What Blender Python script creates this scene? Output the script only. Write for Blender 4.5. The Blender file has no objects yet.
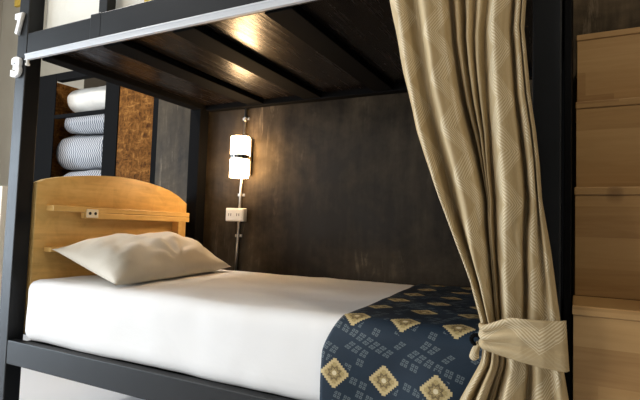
import bpy, bmesh, math, random
from mathutils import Vector, Matrix, noise
random.seed(4)
SC = bpy.context.scene
COL = SC.collection
PI = math.pi

# ------------------------------------------------------------------ view
SC.view_settings.view_transform = 'Standard'
SC.view_settings.look = 'None'
SC.view_settings.gamma = 1.0
SC.view_settings.exposure = 0.0
SC.view_settings.use_curve_mapping = False

# ------------------------------------------------------------------ node helper
class X:
    """a socket with arithmetic"""
    def __init__(s, nt, k): s.nt, s.k = nt, k
    def m(s, op, b=None, c=None):
        n = s.nt.nodes.new('ShaderNodeMath'); n.operation = op
        for i, v in enumerate((s, b, c)):
            if v is None: continue
            if isinstance(v, X): s.nt.links.new(v.k, n.inputs[i])
            else: n.inputs[i].default_value = v
        return X(s.nt, n.outputs[0])
    def __add__(s, b): return s.m('ADD', b)
    def __sub__(s, b): return s.m('SUBTRACT', b)
    def __mul__(s, b): return s.m('MULTIPLY', b)
    def __truediv__(s, b): return s.m('DIVIDE', b)
    def lt(s, b): return s.m('LESS_THAN', b)
    def gt(s, b): return s.m('GREATER_THAN', b)
    def mx(s, b): return s.m('MAXIMUM', b)
    def mn(s, b): return s.m('MINIMUM', b)
    def ab(s): return s.m('ABSOLUTE')
    def fr(s): return s.m('FRACT')
    def fl(s): return s.m('FLOOR')
    def inv(s): return (s * -1.0) + 1.0

class Mat:
    def __init__(s, name, rough=.6, spec=.5, color=(.5, .5, .5), metal=0.0):
        s.mat = bpy.data.materials.new(name); s.mat.use_nodes = True
        s.nt = s.mat.node_tree; s.b = s.nt.nodes['Principled BSDF']
        s.b.inputs['Roughness'].default_value = rough
        s.b.inputs['Specular IOR Level'].default_value = spec
        s.b.inputs['Metallic'].default_value = metal
        s.b.inputs['Base Color'].default_value = (*color, 1)
    def coord(s, kind='Object', scale=(1, 1, 1), rot=(0, 0, 0)):
        t = s.nt.nodes.new('ShaderNodeTexCoord'); mp = s.nt.nodes.new('ShaderNodeMapping')
        mp.inputs['Scale'].default_value = scale; mp.inputs['Rotation'].default_value = rot
        s.nt.links.new(t.outputs[kind], mp.inputs[0]); return mp.outputs[0]
    def xyz(s, v):
        n = s.nt.nodes.new('ShaderNodeSeparateXYZ'); s.nt.links.new(v, n.inputs[0])
        return [X(s.nt, n.outputs[i]) for i in range(3)]
    def vec(s, x, y, z=0.0):
        n = s.nt.nodes.new('ShaderNodeCombineXYZ')
        for i, v in enumerate((x, y, z)):
            if isinstance(v, X): s.nt.links.new(v.k, n.inputs[i])
            else: n.inputs[i].default_value = v
        return n.outputs[0]
    def noise(s, v, scale=5, detail=4, rough=.55, dist=0.0):
        n = s.nt.nodes.new('ShaderNodeTexNoise'); s.nt.links.new(v, n.inputs['Vector'])
        n.inputs['Scale'].default_value = scale; n.inputs['Detail'].default_value = detail
        n.inputs['Roughness'].default_value = rough; n.inputs['Distortion'].default_value = dist
        return X(s.nt, n.outputs[0])
    def white(s, v):
        n = s.nt.nodes.new('ShaderNodeTexWhiteNoise'); n.noise_dimensions = '3D'
        s.nt.links.new(v, n.inputs['Vector']); return X(s.nt, n.outputs['Value'])
    def ramp(s, f, stops):
        n = s.nt.nodes.new('ShaderNodeValToRGB'); e = n.color_ramp.elements
        while len(e) < len(stops): e.new(.5)
        for q, (p, c) in zip(e, stops): q.position = p; q.color = (*c, 1)
        s.nt.links.new(f.k, n.inputs[0]); return n.outputs[0]
    def mix(s, f, a, b):
        n = s.nt.nodes.new('ShaderNodeMix'); n.data_type = 'RGBA'
        if isinstance(f, X): s.nt.links.new(f.k, n.inputs['Factor'])
        else: n.inputs['Factor'].default_value = f
        for v, i in ((a, 6), (b, 7)):
            if isinstance(v, tuple): n.inputs[i].default_value = (*v, 1)
            else: s.nt.links.new(v, n.inputs[i])
        return n.outputs[2]
    def color(s, c): s.nt.links.new(c, s.b.inputs['Base Color'])
    def rough(s, f): s.nt.links.new(f.k, s.b.inputs['Roughness'])
    def bump(s, f, strength=.3, dist=.01):
        n = s.nt.nodes.new('ShaderNodeBump'); n.inputs['Strength'].default_value = strength
        n.inputs['Distance'].default_value = dist
        s.nt.links.new(f.k, n.inputs['Height'])
        s.nt.links.new(n.outputs[0], s.b.inputs['Normal'])

# ------------------------------------------------------------------ materials
M = {}
def mk(name, *a, **k):
    M[name] = Mat(name, *a, **k); return M[name]

m = mk('charcoal_paint', .42, .26, (.007, .008, .0095))
n = m.noise(m.coord('Object', (1, 1, 1)), 9, 4); m.rough(n * .14 + .36)
m.bump(m.noise(m.coord('Object'), 60, 2), .04, .002)
m = mk('black_paint', .75, .04, (.004, .004, .0042))
m = mk('dark_lacquer', .2, .55)                       # underside boards
v = m.coord('Object', (60, 3.0, 1)); n = m.noise(v, 1.0, 5, .6)
m.color(m.ramp(n, [(.3, (.005, .0035, .003)), (.7, (.014, .010, .0075))]))
m.rough(n * .3 + .10); m.bump(n, .2, .004)
m = mk('aluminium', .5, .3, (.55, .56, .58), .2)
m = mk('steel', .32, .5, (.62, .60, .57), .9)
m = mk('white_plastic', .4, .5, (.80, .79, .74))
m = mk('socket_cream', .4, .5, (.85, .78, .62))
m = mk('dark_slot', .6, .3, (.02, .02, .02))

m = mk('concrete', .5, .10)
c = m.coord('Object'); n1 = m.noise(c, 1.7, 6, .62, .6); n2 = m.noise(m.coord('Object', (9, 9, 1.1)), 1.5, 6, .65)
n3 = m.noise(c, 22, 4, .6)
f = n1 * .62 + n2 * .26 + n3 * .12
n4 = m.noise(m.coord('Object', (5, 5, .8)), 2.6, 8, .72, 1.2); sc_ = ((n4 - .585) * 14.0).mx(0.0).mn(1.0) * ((n1 - .42) * 6.0).mx(0.0).mn(1.0)
m.color(m.mix(sc_ * .55, m.ramp(f, [(.40, (.015, .0105, .0062)), (.48, (.033, .0245, .0150)), (.54, (.050, .0375, .0230)), (.60, (.090, .066, .041)), (.68, (.17, .128, .08))]), (.21, .165, .115)))
m.rough(n1 * .4 + .30); m.bump(n3 + n2, .10, .004)
m = mk('dark_board', .7, .1, (.028, .021, .013))
m = mk('taupe_paint', .8, .2)
n = m.noise(m.coord('Object'), 3, 3); m.color(m.ramp(n, [(.3, (.27, .243, .194)), (.7, (.31, .283, .225))]))
m = mk('ceiling_paint', .8, .2, (.20, .20, .20))
m = mk('pale_floor', .28, .5)
n = m.noise(m.coord('Object'), 2.2, 5); m.color(m.ramp(n, [(.3, (.82, .83, .85)), (.7, (.87, .88, .90))]))

def osb(name, axes):
    m = mk(name, .7, .05)
    c = m.coord('Object'); xyz = m.xyz(c); a, b = xyz[axes[0]], xyz[axes[1]]
    o = None
    n1 = m.noise(m.vec(a * 34, b * 10, 0.0), 1, 3, .6, .9); n2 = m.noise(m.vec(a * 9, b * 32, 3.0), 1, 3, .6, .9)
    n3 = m.noise(m.vec(a * 34, b * 34, 7.0), 1, 3, .6, 1.2)
    f = n1.mx(n2) * .6 + n3 * .4
    m.color(m.ramp(f, [(.38, (.030, .010, .002)), (.5, (.095, .037, .007)), (.58, (.15, .062, .013)), (.70, (.28, .135, .036))]))
    m.bump(f, .2, .004)
osb('strand_board', (0, 2)); osb('strand_board_side', (1, 2))

m = mk('honey_wood', .34, .42)                       # headboard; grain runs along y
x, y, z = m.xyz(m.coord('Object'))
strip = (z * 9.0).fl(); rnd = m.white(m.vec(strip, (y * 2.3 + strip * .37).fl(), 0.0))
g = m.noise(m.vec(x * 8, y * 3.0, z * 34), 1, 6, .62, .8); g2 = m.noise(m.vec(x * 9, y * 9.0, z * 9), 1, 3, .6, 1.5)
f = g * .5 + rnd * .16 + g2 * .3
m.color(m.ramp(f, [(.26, (.50, .30, .09)), (.5, (.74, .48, .17)), (.72, (.86, .60, .25))]))
m.bump(g, .06, .002)

def jointed(name, axes, flip=False):
    m = mk(name, .45, .35)                           # finger-jointed pale timber
    c = m.coord('Object'); xyz = m.xyz(c); a, b = xyz[axes[0]], xyz[axes[1]]
    row = (b / .076).fl(); sh = m.white(m.vec(row, 2.0, 0.0))
    cell = (a / .34 + sh).fl(); rnd = m.white(m.vec(row, cell, 1.0))
    g = m.noise(m.vec(a * 5 + rnd * 9, b * 60, rnd * 5), 1, 5, .6, .7)
    f = rnd * .42 + g * .58
    col = m.ramp(f, [(.15, (.28, .15, .055)), (.5, (.40, .235, .092)), (.85, (.48, .30, .13))])
    kn = m.noise(m.vec(a * 7.5, b * 5.0, 4.0), 1, 1, .4); kk = (kn - .665) * 14.0
    kk = kk.mx(0.0).mn(1.0)
    m.color(m.mix(kk, col, (.11, .05, .02)))
jointed('stair_wood_front', (0, 2)); jointed('stair_wood_top', (0, 1))
m = mk('cabinet_wood', .5, .3)
x, y, z = m.xyz(m.coord('Object')); g = m.noise(m.vec(x * 30, y * 30, z * 3), 1, 4)
m.color(m.ramp(g, [(.3, (.45, .27, .13)), (.7, (.62, .42, .23))]))
m = mk('cream_paint', .5, .4, (.80, .72, .58))

def cloth(name, c0, c1, sc=6, b=.25):
    m = mk(name, .85, .15)
    n = m.noise(m.coord('Object'), sc, 5, .55, .6); m.color(m.ramp(n, [(.3, c0), (.7, c1)]))
    n2 = m.noise(m.coord('Object'), 260, 2); m.bump(n * 1.0 + n2 * .05, b, .012); return m
cloth('white_sheet', (.80, .79, .78), (.84, .83, .82), 5, .22)
cloth('pillow_cotton', (.60, .55, .46), (.66, .61, .52), 9, .25)
cloth('white_duvet', (.50, .48, .44), (.56, .54, .50), 14, .3)
cloth('upper_sheet', (.80, .77, .68), (.84, .81, .72), 14, .3)
cloth('mustard_cloth', (.50, .33, .05), (.62, .43, .09), 30, .3)

m = mk('blue_weave', .85, .15)                       # fine blue and white chevrons
x, y, z = m.xyz(m.coord('Object'))
zig = ((z / .034).fr() - .5).ab() * .016
f = ((x + y * .6 + zig) / .021).fr()
f = ((f - .5).ab() - .23) * 9.0 + .5
m.color(m.mix(f.mx(0.0).mn(1.0), (.085, .098, .125), (.43, .435, .45)))
m.bump(m.noise(m.coord('Object'), 8, 3), .3, .02)

# patterned curtain: tan jacquard, zigzag bands of fine pale lines
m = mk('tan_jacquard', .62, .25)
s_, t_, _ = m.xyz(m.coord('UV'))
wob = m.noise(m.vec(s_ * 3, t_ * 3, 0.0), 2, 2) * .02
dx = ((s_ / .19 + .30).fr() - .5) * .19
tri = ((t_ / .112).fr() - .5).ab() * 2.0 - .5
q = dx - tri * .050
mask = q.ab().lt(.0235)
ln = ((q / .0067).fr() - .5).ab().lt(.25)
dx2 = ((s_ / .15 + .84).fr() - .5) * .15
q2 = dx2 + tri * .050
mask2 = q2.ab().lt(.0128); ln2 = ((q2 / .0085).fr() - .5).ab().lt(.2)
pat = (mask * ln).mx(mask2 * ln2 * .2)
sl = m.noise(m.vec(s_ * 60, t_ * 5, 0.0), 1, 4, .6); th = m.noise(m.vec(s_ * 700, t_ * 260, 0.0), 1, 2)
base = m.ramp(sl * .7 + th * .3, [(.3, (.36, .268, .145)), (.7, (.50, .385, .22))])
m.color(m.mix(pat * .5, base, (.82, .72, .52)))
m.bump(sl * 1.0 + pat * .25 + th * .15, .7, .005)

# runner: navy with gold stepped medallions and little grey knots
m = mk('navy_brocade', .62, .3)
u, w, _ = m.xyz(m.coord('UV'))
lx = ((u - 1.465) / .133 + .5).fr() * .133 - .0665
ly = (w / .168 + .5).fr() * .168 - .084
a, b = lx.ab(), ly.ab()
st = .0055
sa, sb = (a / st).fl() * st, (b / st).fl() * st
med = (sa + sb).lt(.0335).mx(a.mx(b).lt(.0205))
r = (a * a + b * b).m('SQRT'); th = ly.m('ARCTAN2', lx)
pet = (th * 8.0).m('COSINE') * .0028
ring = ((r + pet) - .0145).ab().lt(.0028)
core = r.lt(.0062); spoke = ((th * 4.0).m('COSINE')).ab().lt(.22) * r.lt(.015) * r.gt(.005)
edge = med * (sa + sb).gt(.027)
rot = .32
ku = (u * math.cos(rot) - w * math.sin(rot)) / .0265; kw = (u * math.sin(rot) + w * math.cos(rot)) / .0265
cell = m.white(m.vec(ku.fl(), kw.fl(), 5.0)).gt(.5)
pu, pw = (ku.fr() - .5).ab() - .19, (kw.fr() - .5).ab() - .19
dd = pu.ab().mx(pw.ab())
knot = dd.lt(.145) * dd.gt(.052) * cell * (a + b).gt(.052)
nz = m.noise(m.vec(u * 9, w * 9, 0.0), 1, 4); fz = m.noise(m.vec(u * 420, w * 420, 0.0), 1, 2)
base = m.ramp(nz * .6 + fz * .4, [(.3, (.004, .012, .024)), (.7, (.011, .027, .047))])
c1 = m.mix(knot * .7, base, (.14, .17, .18))
gold = m.ramp(fz, [(.3, (.26, .18, .065)), (.7, (.48, .37, .17))])
c2 = m.mix(med, c1, gold)
c2 = m.mix(edge * .45, c2, (.70, .56, .30))
c2 = m.mix(ring.mx(spoke) * med * .8, c2, (.10, .065, .03))
c2 = m.mix(core * med, c2, (.66, .56, .36))
m.color(c2); m.bump(med * .5 + knot * .3 + fz * .2 + nz * .8, .3, .004)

def emis(name, col, strength, shade):
    m = mk(name, .5, .3, shade)
    m.b.inputs['Emission Color'].default_value = (*col, 1); m.b.inputs['Emission Strength'].default_value = strength
emis('lamp_glass', (1.0, .64, .32), 44.0, (.85, .8, .7))
m = mk('number_white', .4, .5)
n = m.noise(m.coord('Object'), 70, 2, .5); m.color(m.ramp(n, [(.42, (.10, .16, .28)), (.50, (.82, .82, .82))]))
m = mk('number_face', .4, .5, (.83, .83, .82))

# ------------------------------------------------------------------ mesh helpers
def link(name, bm, mat=None, parent=None, smooth=False, mats=None, bevel=0.0, bseg=2):
    me = bpy.data.meshes.new(name)
    bmesh.ops.recalc_face_normals(bm, faces=bm.faces[:])
    bm.to_mesh(me); bm.free()
    for q in (mats or [mat]): me.materials.append(M[q].mat)
    o = bpy.data.objects.new(name, me); COL.objects.link(o)
    if smooth:
        for p in me.polygons: p.use_smooth = True
    if bevel:
        md = o.modifiers.new('bevel', 'BEVEL'); md.width = bevel; md.segments = bseg; md.limit_method = 'ANGLE'
        md.harden_normals = False
    if parent:
        o.parent = parent
        o.matrix_parent_inverse = Matrix.Translation(parent_world(parent)).inverted()
    return o
def parent_world(p):
    """where a parent stands: Empties at their location, meshes (built in place) at the origin"""
    return Vector(p.location) if p.type == 'EMPTY' else Vector((0, 0, 0))
def empty(name, loc, label, cat, group=None):
    o = bpy.data.objects.new(name, None); COL.objects.link(o); o.location = loc
    o.empty_display_size = .1
    return tag(o, label, cat, group)
def tag(o, label, cat, group=None):
    o['label'] = label; o['category'] = cat
    if group: o['group'] = group
    return o
def struct(name, bm, mat):
    o = link(name, bm, mat); o['kind'] = 'structure'; return o
def box(bm, x0, x1, y0, y1, z0, z1):
    vs = [bm.verts.new((x, y, z)) for x in (x0, x1) for y in (y0, y1) for z in (z0, z1)]
    for f in ((0, 1, 3, 2), (4, 6, 7, 5), (0, 4, 5, 1), (2, 3, 7, 6), (0, 2, 6, 4), (1, 5, 7, 3)):
        bm.faces.new([vs[i] for i in f])
    return vs
def boxm(*a):
    bm = bmesh.new(); box(bm, *a); return bm
def cyl(bm, p0, p1, r, n=16, caps=True, r1=None):
    p0, p1 = Vector(p0), Vector(p1); d = (p1 - p0).normalized()
    a = d.orthogonal().normalized(); b = d.cross(a); r1 = r if r1 is None else r1
    A = [bm.verts.new(p0 + r * (a * math.cos(2 * PI * i / n) + b * math.sin(2 * PI * i / n))) for i in range(n)]
    B = [bm.verts.new(p1 + r1 * (a * math.cos(2 * PI * i / n) + b * math.sin(2 * PI * i / n))) for i in range(n)]
    for i in range(n): bm.faces.new((A[i], A[(i + 1) % n], B[(i + 1) % n], B[i]))
    if caps: bm.faces.new(A[::-1]); bm.faces.new(B)
def prism(bm, pts, x0, x1):
    """outline in (y, z) pushed from x0 to x1"""
    A = [bm.verts.new((x0, y, z)) for y, z in pts]; B = [bm.verts.new((x1, y, z)) for y, z in pts]
    k = len(pts)
    bm.faces.new(A); bm.faces.new(B[::-1])
    for i in range(k): bm.faces.new((A[i], A[(i + 1) % k], B[(i + 1) % k], B[i]))
def lerp_table(tab, z):
    """tab: list of (z, v) in falling z"""
    if z >= tab[0][0]:
        (a, p), (b, q) = tab[0], tab[1]
        return p
    for (a, p), (b, q) in zip(tab, tab[1:]):
        if z >= b: return p + (q - p) * (a - z) / (a - b)
    return tab[-1][1]
def sm(t):
    t = max(0, min(1, t)); return t * t * (3 - 2 * t)
def fbm(v, s, amp):
    return amp * noise.fractal(Vector(v) * s, 1.0, 2.0, 3)

def rounded(x0, x1, y0, y1, z0, z1, r, step=.03, wob=0.0, ws=4):
    """a soft box: rounded edges of radius r, gently uneven"""
    bm = bmesh.new(); c = Vector(((x0 + x1) / 2, (y0 + y1) / 2, (z0 + z1) / 2)); h = Vector((x1 - x0, y1 - y0, z1 - z0)) / 2
    nn = [max(4, int(2 * q / step)) for q in h]
    vm = {}
    def vert(i, j, k):
        key = (i, j, k)
        if key not in vm:
            p = Vector([(2 * q / m_ - 1) * hh for q, m_, hh in zip(key, nn, h)])
            inner = Vector([max(-(hh - r), min(hh - r, q)) for q, hh in zip(p, h)])
            d = p - inner
            if d.length > 1e-9: p = inner + d.normalized() * r
            p = p + c
            if wob: p += Vector((fbm(p, ws, wob), fbm(p + Vector((9, 0, 0)), ws, wob), fbm(p + Vector((0, 9, 0)), ws, wob)))
            vm[key] = bm.verts.new(p)
        return vm[key]
    for ax in range(3):
        o1, o2 = (ax + 1) % 3, (ax + 2) % 3
        for side in (0, nn[ax]):
            for a in range(nn[o1]):
                for b in range(nn[o2]):
                    q = []
                    for da, db in ((0, 0), (1, 0), (1, 1), (0, 1)):
                        k = [0, 0, 0]; k[ax] = side; k[o1] = a + da; k[o2] = b + db; q.append(vert(*k))
                    bm.faces.new(q)
    return bm

def sheet(name, nu, nv, fn, mat, parent=None, thick=.0, uv=None, closed=False, sub=0):
    me = bpy.data.meshes.new(name); vs = []; fs = []
    for j in range(nv + 1):
        for i in range(nu + 1): vs.append(fn(i / nu, j / nv))
    for j in range(nv):
        for i in range(nu):
            a = j * (nu + 1) + i; fs.append((a, a + 1, a + nu + 2, a + nu + 1))
    me.from_pydata([tuple(v) for v in vs], [], fs)
    if uv:
        L = me.uv_layers.new(name='UVMap')
        for p in me.polygons:
            for li in p.loop_indices:
                k = me.loops[li].vertex_index; L.data[li].uv = uv((k % (nu + 1)) / nu, (k // (nu + 1)) / nv)
    for p in me.polygons: p.use_smooth = True
    me.materials.append(M[mat].mat)
    o = bpy.data.objects.new(name, me); COL.objects.link(o)
    if thick:
        md = o.modifiers.new('solid', 'SOLIDIFY'); md.thickness = thick; md.offset = 0
    if sub:
        md = o.modifiers.new('sub', 'SUBSURF'); md.levels = sub; md.render_levels = sub
    if parent:
        o.parent = parent; o.matrix_parent_inverse = Matrix.Translation(parent_world(parent)).inverted()
    return o

# ------------------------------------------------------------------ the room
W = 1.03
struct('floor', boxm(-3.6, 3.4, -4.0, 1.9, -.05, 0), 'pale_floor')
struct('ceiling', boxm(-3.6, 3.4, -4.0, 1.9, 3.30, 3.35), 'ceiling_paint')
struct('wall_back', boxm(-.325, 3.4, W, 1.9, 0, 3.30), 'concrete')
struct('wall_far', boxm(-3.6, -.325, 1.8, 1.9, 0, 3.30), 'taupe_paint')
struct('wall_right', boxm(3.3, 3.4, -4.0, W, 0, 3.30), 'taupe_paint')
bm = bmesh.new()
box(bm, -3.6, -3.5, -.5, 1.8, 0, 3.30); box(bm, -3.6, -3.5, -4.0, -3.7, 0, 3.30); box(bm, -3.6, -3.5, -3.7, -.5, 2.35, 3.30)
struct('wall_left', bm, 'taupe_paint')
bm = bmesh.new()
for y0, y1, z0, z1 in ((-3.7, -3.64, 0, 2.35), (-.56, -.5, 0, 2.35), (-3.7, -.5, 2.29, 2.35), (-3.7, -.5, 0, .06), (-2.13, -2.07, 0, 2.35)):
    box(bm, -3.58, -3.52, y0, y1, z0, z1)
struct('window_1', bm, 'charcoal_paint')

struct('trim_1', boxm(-3.24, -3.13, 1.77, 1.799, 3.05, 3.3), 'mustard_cloth')

# ------------------------------------------------------------------ the bunk bed
bed = empty('bunk_bed', (.95, .4, 0), 'black-painted bunk bed with timber headboard, standing against the dark concrete wall', 'bed')
def bpart(name, bm, mat='charcoal_paint', bevel=.004, parent=None):
    return link(name, bm, mat, parent or bed, bevel=bevel)
bpart('post', boxm(-.065, .002, 0, .065, 0, 2.30))
bpart('post', boxm(1.893, 1.953, .0, .065, 0, 2.30))
bpart('post', boxm(.006, .084, .955, W - .002, 0, 1.90), 'black_paint')
bpart('post', boxm(1.893, 1.953, .955, W - .002, 0, 1.90), 'black_paint')
bpart('side_rail', boxm(.003, 1.892, 0, .035, .268, .360))
bpart('side_rail', boxm(.099, 1.892, .985, 1.02, .268, .360))
bpart('mattress_board', boxm(.045, 1.89, .036, .984, .330, .3525), 'black_paint')
bpart('end_rail', boxm(.003, .06, .066, .954, .268, .329), 'black_paint')
# upper deck
bpart('upper_beam', boxm(.003, .445, 0, .05, 1.497, 1.590))
bpart('upper_beam', boxm(.4455, 1.892, -.004, .05, 1.497, 1.594), 'charcoal_paint', .0015)
bm = boxm(.385, .4455, -.003, .006, 1.50, 1.600)
bpart('joint_plate', bm)
bpart('guard_upright', boxm(.413, .462, .008, .045, 1.591, 2.0))
bpart('guard_rail', boxm(.003, 1.892, .008, .045, 1.96, 2.0))
bm = bmesh.new(); box(bm, .02, 1.89, -.016, -.0045, 1.471, 1.496); box(bm, .02, 1.89, -.019, -.016, 1.471, 1.475); box(bm, .02, 1.89, -.019, -.016, 1.490, 1.496)
trk = bpart('curtain_track', bm, 'aluminium', .0015); trk['label'] = 'white aluminium curtain track'
bm = bmesh.new(); cyl(bm, (.035, -.012, 1.455), (.035, -.012, 1.471), .006, 10); cyl(bm, (.035, -.012, 1.449), (.035, -.012, 1.456), .009, 10)
bpart('track_glider', bm, 'white_plastic', 0, trk)
bpart('back_beam', boxm(.099, 1.892, .98, W - .002, 1.487, 1.56), 'black_paint')
bpart('end_beam', boxm(.024, .098, .051, .954, 1.490, 1.56), 'black_paint')
for x in (.395, .745, 1.125, 1.50):
    bpart('joist', boxm(x, x + .10, .051, .979, 1.492, 1.5165), 'black_paint', .003)
bpart('deck_board', boxm(.099, 1.89, .051, .979, 1.517, 1.532), 'dark_lacquer', 0)
# headboard
K = (1.979 - .012) / (1.979 - .13); HX = .012
hp = [(-.004, .37)] + [(-1.175 + (y + 1.175) * K, .838 + (z - .838) * K) for y, z in
      ((-.002, .978), (.03, .994), (.092, 1.010), (.16, 1.021), (.229, 1.030), (.31, 1.038), (.385, 1.041), (.47, 1.039), (.565, 1.030), (.635, 1.019), (.70, 1.005), (.765, .980), (.838, .938))] + [(.985, .92), (.985, .37)]
hp[0] = (hp[1][0], .37)
bm = bmesh.new(); prism(bm, hp, HX - .032, HX)
hb = bpart('headboard', bm, 'honey_wood', .003); hb['label'] = 'honey-coloured timber headboard with arched top'
bpart('shelf', boxm(HX, HX + .05, .118, .928, .873, .897), 'honey_wood', .003, hb)
bpart('shelf_lip', boxm(HX + .028, HX + .05, .262, .928, .846, .8725), 'honey_wood', .002, hb)
bpart('shelf', boxm(HX, HX + .05, .118, .928, .702, .722), 'honey_wood', .003, hb)
bpart('niche_divider', boxm(HX, HX + .05, .846, .870, .7225, .8455), 'honey_wood', .002, hb)
sk = bpart('power_socket', boxm(HX + .0505, HX + .056, .272, .332, .850, .888), 'socket_cream', .003, hb); sk['label'] = 'cream twin power socket'
for dy in (.288, .316):
    bm = bmesh.new(); cyl(bm, (HX + .0558, dy, .869), (HX + .0566, dy, .869), .007, 14); bpart('socket_hole', bm, 'dark_slot', 0, hb)
# numerals on the left post
def numeral(ch, name, x0, x1, z0, z1):
    cu = bpy.data.curves.new(name, 'FONT'); cu.body = ch; cu.size = 1; cu.extrude = .05; cu.bevel_depth = .035; cu.bevel_resolution = 2; cu.offset = .03
    t = bpy.data.objects.new(name, cu); COL.objects.link(t)
    dg = bpy.context.evaluated_depsgraph_get(); dg.update()
    me = bpy.data.meshes.new_from_object(t.evaluated_get(dg)); bpy.data.objects.remove(t)
    xs = [v.co.x for v in me.vertices]; ys = [v.co.y for v in me.vertices]; zs = [v.co.z for v in me.vertices]
    for v in me.vertices:
        a = (v.co.x - min(xs)) / (max(xs) - min(xs)); b = (v.co.y - min(ys)) / (max(ys) - min(ys)); c = (v.co.z - min(zs)) / (max(zs) - min(zs))
        v.co = (x0 + a * (x1 - x0), -.0005 - .016 * c, z0 + b * (z1 - z0))
    me.materials.clear(); me.materials.append(M['number_face'].mat)
    o = bpy.data.objects.new(name, me); COL.objects.link(o)
    o.parent = bed; o.matrix_parent_inverse = Matrix.Translation(parent_world(bed)).inverted()
    o['label'] = 'white numeral ' + ch
numeral('7', 'number_plate', -.066, -.017, 1.586, 1.676)
numeral('3', 'number_plate', -.074, -.013, 1.410, 1.494)

# ------------------------------------------------------------------ bedding
tag(link('mattress', rounded(.048, 1.885, .022, .985, .353, .598, .045, .02, .006, 3.2), 'white_sheet', smooth=True),
    'white-sheeted mattress of the lower bunk, under the pillow', 'mattress')
tag(link('mattress', rounded(.012, 1.88, .058, .95, 1.562, 1.95, .02, .03, .004, 4), 'upper_sheet', smooth=True),
    'cream mattress of the upper bunk, cut off by the top edge', 'mattress')
def yel(u, v):
    x = .60 + .42 * u + .006 * math.sin(v * 9)
    s = v * .40
    return (x, .047 - .003 * math.sin(x * 40), 1.60 + s * .85)
tag(sheet('bed_throw', 20, 24, yel, 'mustard_cloth', thick=.004), 'mustard yellow cloth over the side of the upper mattress', 'throw')

# pillow
A, B, C_, D = (Vector(q) for q in ((.085, .105, .715), (.54, .045, .612), (.40, .885, .622), (.075, .870, .725)))
def pil(sgn):
    def f(u, v):
        a, b = 2 * u - 1, 2 * v - 1
        pin = .04
        uu = u + (-a) * pin * (1 - b * b) * .9 * (abs(a)); vv = v + (-b) * pin * (1 - a * a) * (abs(b))
        p = A.lerp(B, uu).lerp(D.lerp(C_, uu), vv)
        n = ((B - A).cross(D - A)).normalized()
        t = (max(0, 1 - abs(a) ** 2.2) ** .62) * (max(0, 1 - abs(b) ** 2.6) ** .60)
        fold = (noise.fractal(Vector((a * 1.6 + b * .5, b * 1.9, 3.0)), 1, 2, 3)) * .020 * min(1, t * 2)
        rad = math.sin(9 * math.atan2(b * 1.5, a - .9) + 1.0) * .007 * t
        h = (.112 if sgn > 0 else .075) * t
        q = p + n * sgn * h + n * (fold + rad if sgn > 0 else 0)
        if sgn < 0: q.z = max(q.z, .6045); q.x = max(q.x, .072)
        return q
    return f
NU, NV = 36, 56
bm = bmesh.new(); g = {}
for s in (1, -1):
    for j in range(NV + 1):
        for i in range(NU + 1):
            e = i in (0, NU) or j in (0, NV)
            if e and s < 0: g[s, i, j] = g[1, i, j]; continue
            g[s, i, j] = bm.verts.new(pil(s)(i / NU, j / NV))
    for j in range(NV):
        for i in range(NU):
            bm.faces.new((g[s, i, j], g[s, i + 1, j], g[s, i + 1, j + 1], g[s, i, j + 1]))
tag(link('pillow', bm, 'pillow_cotton', smooth=True), 'plump off-white pillow leaning on the timber headboard', 'pillow')

# navy runner across the foot of the lower bed
ZT = .606; FY = .012
def runner_xy(u, s):
    """s: distance along the cloth from the wall side to the hem"""
    return None
LT = .93; LD = .30                                   # top length, drop
def run(u, v):
    s = v * (LT + LD)
    if s < LT - .04:
        y = .945 - s; z = ZT; drop = 0
    else:
        k = s - (LT - .04); R = .045; arc = R * PI / 2
        if k < arc:
            t = k / R; y = .055 + 0 - R * math.sin(t); z = ZT - R * (1 - math.cos(t)); drop = k
        else:
            y = .055 - R - .006 * math.sin(u * 11 + 1) * min(1, (k - arc) * 8); z = ZT - R - (k - arc); drop = k
    xl = 1.432 - .055 * max(0, min(1, y / .85)) - .048 * sm(drop / .13)
    x = xl + (1.888 - xl) * u
    zz = z + (.0035 * noise.noise(Vector((x * 9, y * 9, 1))) if drop == 0 else 0)
    if drop == 0 and u == 0: zz -= .003
    return (x, y + .003 * noise.noise(Vector((x * 8, z * 8, 4))) * (1 if drop else 0), zz)
RV = .945
def run_uv(u, v):
    s = v * (LT + LD); x, y, z = run(u, v); d = s - (RV - .048)
    if d < 0: return (x, -d * .97)
    return (x + .042 * sm((d - .05) / .06), -d * 1.03)
tag(sheet('bed_runner', 60, 110, run, 'navy_brocade', thick=.005, uv=run_uv), 'navy bed runner with gold medallions draped over the foot of the lower mattress', 'bed runner')

# ------------------------------------------------------------------ curtain
XL = [(1.465, 1.560), (1.403, 1.574), (1.324, 1.592), (1.21, 1.615), (1.075, 1.649), (.979, 1.682), (.91, 1.706), (.82, 1.741), (.734, 1.775), (.65, 1.800), (.60, 1.806), (.565, 1.803), (.473, 1.758), (.25, 1.690), (.03, 1.655)]
XR = [(1.465, 1.892), (1.344, 1.884), (1.278, 1.880), (1.134, 1.893), (1.058, 1.904), (.984, 1.912), (.91, 1.917), (.808, 1.934), (.707, 1.947), (.672, 1.952), (.576, 1.958), (.513, 1.968), (.25, 2.00), (.03, 2.03)]
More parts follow.
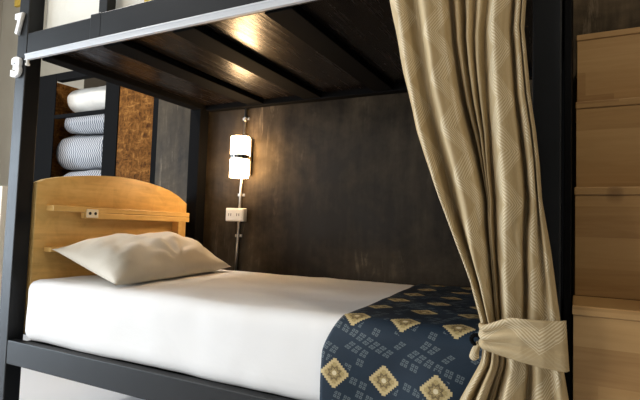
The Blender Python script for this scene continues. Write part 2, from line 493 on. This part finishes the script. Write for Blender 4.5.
#        u at 1.40, .91, .66, .40   depth top / tie
CT = [(0, 0, 0, 0, -.3), (.085, .07, .06, .07, .70), (.185, .155, .115, .14, -.15), (.30, .31, .15, .22, 1.0), (.405, .43, .185, .27, .45), (.455, .485, .205, .285, -1.0),
      (.52, .500, .215, .295, -.15), (.565, .512, .222, .305, -.8), (.62, .520, .230, .315, .10), (.665, .530, .240, .325, -.45), (.71, .540, .250, .335, .15), (.758, .560, .262, .35, -.35),
      (.835, .70, .39, .45, .95), (.905, .835, .535, .60, .45), (.928, .865, .570, .635, -.35), (.966, .94, .70, .76, .55), (.984, .975, .855, .87, -.1), (.993, .988, .935, .94, .4), (1, 1, 1, 1, -.3)]
def key(z):
    ks = (1.40, .91, .66, .40)
    if z >= ks[0]: return 0, 0, 0
    for i in range(3):
        if z >= ks[i + 1]:
            return i, i + 1, (ks[i] - z) / (ks[i] - ks[i + 1])
    return 3, 3, 0
NS = 14
UC = []                                              # fabric columns: (segment, fraction)
for i in range(len(CT) - 1):
    wd = CT[i + 1][0] - CT[i][0]; k = max(4, int(round(wd * 130)))
    for j in range(k): UC.append((i, j / k))
UC.append((len(CT) - 2, 1.0))
def cur_pt(ci, z):
    i, f = UC[ci]; a, b, t = key(z)
    ua = CT[i][a] * (1 - t) + CT[i][b] * t; ub = CT[i + 1][a] * (1 - t) + CT[i + 1][b] * t
    u = ua + (ub - ua) * f
    d = CT[i][4] + (CT[i + 1][4] - CT[i][4]) * (f * f * (3 - 2 * f))
    xl, xr = lerp_table(XL, z), lerp_table(XR, z)
    pinch = math.exp(-((z - .615) / .10) ** 2)
    amp = .052 * (1 - .55 * pinch) * (.75 + .25 * sm((1.4 - z) / .5))
    yc = -.073 - .010 * sm((.62 - z) / .2)
    x = xl + (xr - xl) * u
    wx = fbm((u * 3 + 5, z * 3.2, 0), 1.0, .006) * (1 - pinch)
    y = yc - amp * d + fbm((u * 5, z * 5.5, 8), 1.0, .010) * (1 - pinch)
    return (x + wx * u * (1 - u) * 4, min(y, -.026), z)
NZ = 130; ZTOP, ZBOT = 1.465, .03
NCOL = len(UC) - 1
arc = [0.0]
for i in range(1, NCOL + 1):
    p, q = Vector(cur_pt(i - 1, 1.3)), Vector(cur_pt(i, 1.3)); arc.append(arc[-1] + (q - p).length)
def cf(u, v): return cur_pt(int(round(u * NCOL)), ZTOP + (ZBOT - ZTOP) * v)
def top_u(ci):
    i, f = UC[ci]; return CT[i][0] + (CT[i + 1][0] - CT[i][0]) * f
ANCH = []                                            # woven zigzag columns run down these folds
for a in (.085, .365, .835, .975):
    k = min(range(NCOL + 1), key=lambda c: abs(top_u(c) - a)); ANCH.append(arc[k])
def cuv(u, v):
    a = arc[int(round(u * NCOL))]; k = min(range(len(ANCH)), key=lambda q: abs(a - ANCH[q]))
    return (.038 + .19 * k + a - ANCH[k], ZTOP + (ZBOT - ZTOP) * v)
tag(sheet('curtain', NCOL, NZ, cf, 'tan_jacquard', thick=.003, uv=cuv), 'tan zigzag-patterned curtain gathered at the right-hand bed post', 'curtain')

# tieback
tb_pts = [(1.806, -.055), (1.802, -.085), (1.812, -.110), (1.845, -.118), (1.885, -.122), (1.925, -.116), (1.957, -.100), (1.962, -.088)]
def poly(pts, t):
    L = [0]
    for a, b in zip(pts, pts[1:]): L.append(L[-1] + math.dist(a, b))
    s = t * L[-1]
    for i in range(len(pts) - 1):
        if s <= L[i + 1] or i == len(pts) - 2:
            f = (s - L[i]) / (L[i + 1] - L[i]); f = max(0, min(1, f))
            return (pts[i][0] + (pts[i + 1][0] - pts[i][0]) * f, pts[i][1] + (pts[i + 1][1] - pts[i][1]) * f), s
def tie(u, v):
    (x, y), s = poly(tb_pts, u)
    k = max(0, min(1, (x - 1.806) / .15)) if u > .12 else 0
    top = .648 + .024 * sm(k * 2.2); bot = .602 - .026 * k
    if u <= .12: top, bot = .640, .598
    z = top + (bot - top) * v
    cr = .0045 * math.sin((v * 3.1 - .6 * k) * PI * 1.6 + 5 * k) * (1 - k) ** .7 + .0025 * math.sin(v * 17 + k * 3) * (1 - k)
    return (x + (.006 * v if k > .95 else 0), y - cr - .006 * math.sin(v * PI) * (.3 + .7 * k), z)
def tie_uv(u, v):
    (_, _), s = poly(tb_pts, u); return (.02 + v * .09, s * .9 + .3)
tie_o = empty('curtain_tieback', (1.88, -.10, .576), 'tan fabric tieback band wrapped around the gathered curtain', 'tieback')
sheet('band', 60, 26, tie, 'tan_jacquard', tie_o, thick=.005, uv=tie_uv)
def tail(u, v):
    a = u * PI * 1.7
    return (1.800 - .010 * math.sin(v * PI * .5) + (.004 + .005 * v) * math.cos(a), -.082 - .006 * math.sin(a), .606 - .034 * v + .003 * math.cos(a * 2))
sheet('loop_end', 18, 8, tail, 'tan_jacquard', tie_o, thick=.003, uv=lambda u, v: (u * .05, v * .05))
bm = bmesh.new()
for i in range(14):
    a0, a1 = 2 * PI * i / 14, 2 * PI * (i + 1) / 14
    cyl(bm, (1.794 + .010 * math.cos(a0), -.084, .612 + .010 * math.sin(a0)), (1.794 + .010 * math.cos(a1), -.084, .612 + .010 * math.sin(a1)), .0045, 8)
link('hook_ring', bm, 'black_paint', tie_o, smooth=True)

# ------------------------------------------------------------------ wall lamp, conduit, socket
LX, LY = .380, .945
lamp = empty('wall_lamp', (LX, W, 1.07), 'lit white cylinder wall lamp with a metal band on the concrete wall', 'lamp')
for nm, z0, z1 in (('lamp_shade', 1.214, 1.312), ('lamp_shade', 1.092, 1.190)):
    bm = bmesh.new()
    cyl(bm, (LX, LY, z0), (LX, LY, z1), .0505, 40, True); link(nm, bm, 'lamp_glass', lamp, bevel=.003)
bm = bmesh.new(); cyl(bm, (LX, LY, 1.1905), (LX, LY, 1.2135), .052, 40); bd = link('metal_band', bm, 'steel', lamp)
for k in range(8):
    a = PI + PI * (k + .5) / 8; c, s = math.cos(a), math.sin(a); bm = bmesh.new()
    cyl(bm, (LX + .051 * c, LY + .051 * s, 1.202), (LX + .0527 * c, LY + .0527 * s, 1.202), .0062, 10)
    link('band_hole', bm, 'dark_slot', bd)
bm = boxm(LX - .03, LX + .03, LY + .0525, W - .018, 1.11, 1.31); link('back_plate', bm, 'steel', lamp, bevel=.002)
cond = empty('conduit', (LX, W, .6), 'thin steel conduit running up the wall to the lamp', 'conduit')
px = lambda z: LX - .045 + .03 * (z - .86)
bm = bmesh.new(); cyl(bm, (px(.55), W - .009, .55), (px(1.486), W - .009, 1.486), .0075, 12); link('pipe', bm, 'steel', cond, smooth=True)
for z in (1.43, 1.005, .78):
    bm = bmesh.new(); box(bm, px(z) - .022, px(z) + .022, W - .005, W - .0005, z - .007, z + .007); cyl(bm, (px(z), W - .009, z - .007), (px(z), W - .009, z + .007), .0105, 12)
    link('saddle_clip', bm, 'steel', cond)
ob = empty('power_outlet', (LX, W, .86), 'white surface-mounted power outlet box below the wall lamp', 'outlet')
link('outlet_box', boxm(LX - .105, LX + .015, W - .052, W - .018, .858, .930), 'white_plastic', ob, bevel=.004)
link('face_plate', boxm(LX - .099, LX + .009, W - .057, W - .0525, .864, .924), 'white_plastic', ob, bevel=.002)
for dx_ in (-.072, -.018):
    for d in (-.007, .007): link('socket_slot', boxm(LX + dx_ + d - .002, LX + dx_ + d + .002, W - .0576, W - .0571, .887, .901), 'dark_slot', ob)

# ------------------------------------------------------------------ storage rack behind the bed head
rack = empty('storage_rack', (-.9, 1.3, 0), 'black-framed storage rack with strand board panels behind the headboard', 'rack')
BPX = -1.47
RS = (1.04 + 1.175) / (.84 + 1.175)
def far(a):
    x0, x1, y0, y1, z0, z1 = a
    return tuple(1.979 + (q - 1.979) * RS for q in (x0, x1)) + tuple(-1.175 + (q + 1.175) * RS for q in (y0, y1)) + tuple(.838 + (q - .838) * RS if q > .35 else q for q in (z0, z1))
def rp(name, mat, *a, bevel=.003): return link(name, boxm(*far(a)), mat, rack, bevel=bevel)
rp('upright', 'black_paint', -1.40, -1.062, .84, .848, 0, 1.80)
rp('upright', 'black_paint', -.578, -.457, .84, .90, 0, 1.80)
rp('upright', 'black_paint', -.168, -.122, .84, .90, 0, 1.80)
rp('top_bar', 'black_paint', -1.061, -.579, .84, .885, 1.748, 1.80)
rp('top_bar', 'black_paint', -.456, -.169, .84, .885, 1.80, 1.85)
rp('middle_bar', 'black_paint', -1.061, -.579, .84, .862, 1.497, 1.522)
rp('door', 'strand_board', -.456, -.169, .845, .865, .3, 1.799).__setitem__('label', 'orange strand board door panel')
rp('side_panel', 'strand_board_side', -1.235, -1.205, .85, 1.33, .1, 1.785)
rp('side_panel', 'strand_board_side', -.60, -.58, .905, 1.36, .1, 1.78)
rp('back_panel', 'dark_board', BPX, -.601, 1.34, 1.36, .1, 2.2)
rp('shelf', 'strand_board', -1.204, -.601, .905, 1.339, .915, .935)
def duvet(x0, x1, y0, y1, z0, z1, mat, label):
    x0, x1, y0, y1, z0, z1 = far((x0, x1, y0, y1, z0, z1)); r = (z1 - z0) * .46
    tag(link('folded_duvet', rounded(x0, x1, y0, y1, z0, z1, r, .02, .012, 5), mat, smooth=True), label, 'duvet', 'folded duvets on the rack')
duvet(-1.13, -.605, .90, 1.32, .94, 1.168, 'blue_weave', 'blue chevron duvet at the bottom of the stack, only its top showing above the headboard')
duvet(-1.185, -.605, .905, 1.32, 1.176, 1.402, 'blue_weave', 'plump blue chevron duvet, the widest one, midway in the folded stack')
duvet(-1.10, -.605, .91, 1.32, 1.410, 1.552, 'blue_weave', 'blue chevron duvet crossed by the rack bar, right under the white duvet')
duvet(-1.10, -.605, .92, 1.32, 1.560, 1.725, 'white_duvet', 'plain white duvet on top of the folded stack')

cab = empty('wooden_cabinet', (-2.4, 1.4, 0), 'wooden cabinet with a cream edge, left of the black bed post', 'cabinet')
link('cabinet_body', boxm(-2.78, -2.259, 1.20, 1.62, 0, .90), 'cabinet_wood', cab, bevel=.004)
link('end_panel', boxm(-2.258, -2.215, 1.195, 1.63, 0, 1.10), 'cream_paint', cab, bevel=.004)

# ------------------------------------------------------------------ staircase at the foot of the bed
st_o = empty('staircase', (2.25, .4, 0), 'steep wooden box staircase beside the foot of the bed', 'stairs')
hz = [.692, .960, 1.224, 1.495]; ty = .20
for i, z in enumerate(hz):
    y0 = i * ty; xs = 1.9755 + .0026 * i; y1 = min(W - .001, y0 + ty)
    zb = 0 if i == 0 else hz[i - 1] + .0005
    link('riser', boxm(xs + .001, 2.70, y0 + .003, y0 + .022, zb, z - .0205), 'stair_wood_front', st_o, bevel=.001)
    link('tread', boxm(xs - .001, 2.70, y0, (y1 + .0025 if i < 3 else W - .001), z - .020, z), 'stair_wood_top' if False else 'stair_wood_front', st_o, bevel=.0025)
link('side_panel', boxm(1.957, 1.9715, .01, W - .002, 0, 1.9), 'black_paint', st_o, bevel=.002).__setitem__('label', 'black side panel')

# ------------------------------------------------------------------ light
def area(name, loc, rot, sx, sy, power, col):
    l = bpy.data.lights.new(name, 'AREA'); l.shape = 'RECTANGLE'; l.size = sx; l.size_y = sy; l.energy = power; l.color = col
    o = bpy.data.objects.new(name, l); COL.objects.link(o); o.location = loc; o.rotation_euler = rot; return o
area('window_and_fill_light', (-3.59, -2.1, 1.18), (0, -PI / 2, 0), 2.3, 3.15, 270, (.76, .88, 1.0))  # daylight through the left wall's window opening
area('window_and_fill_light', (-1.5, -3.9, 1.35), (PI / 2, 0, 0), 2.4, 1.7, 110, (1.0, .96, .90))  # soft frontal fill added behind the camera, not a window
def point_fill(name, loc, power, col, r=.12):
    l = bpy.data.lights.new(name, 'POINT'); l.energy = power; l.color = col; l.shadow_soft_size = r
    o = bpy.data.objects.new(name, l); COL.objects.link(o); o.location = loc
point_fill('fill_aisle', (-.75, -.15, 2.9), 125, (1.0, .96, .92))  # unseen fill light added to brighten the rack boards and aisle floor
point_fill('fill_stairs', (2.75, -.9, 2.9), 42, (1.0, .84, .62))  # unseen fill light added to lift the upper risers
w = bpy.data.worlds.new('world'); SC.world = w; w.use_nodes = True
bg = w.node_tree.nodes['Background']; bg.inputs[0].default_value = (1.0, .96, .90, 1); bg.inputs[1].default_value = .09

# ------------------------------------------------------------------ camera
f_px, yaw, pit, rol = 490.31, math.radians(27.51367), math.radians(3.23155), math.radians(1.83386)
fwd = Vector((-math.sin(yaw) * math.cos(pit), math.cos(yaw) * math.cos(pit), math.sin(pit)))
right = Vector((math.cos(yaw), math.sin(yaw), 0)); up = right.cross(fwd)
r = math.cos(rol) * right + math.sin(rol) * up; u = -math.sin(rol) * right + math.cos(rol) * up
cd = bpy.data.cameras.new('camera'); cd.sensor_width = 36; cd.lens = f_px / 640 * 36; cd.clip_start = .02
cam = bpy.data.objects.new('camera', cd); COL.objects.link(cam)
mw = Matrix((r, u, -fwd)).transposed().to_4x4(); mw.translation = Vector((1.97874, -1.17516, .83824))
cam.matrix_world = mw
SC.camera = cam
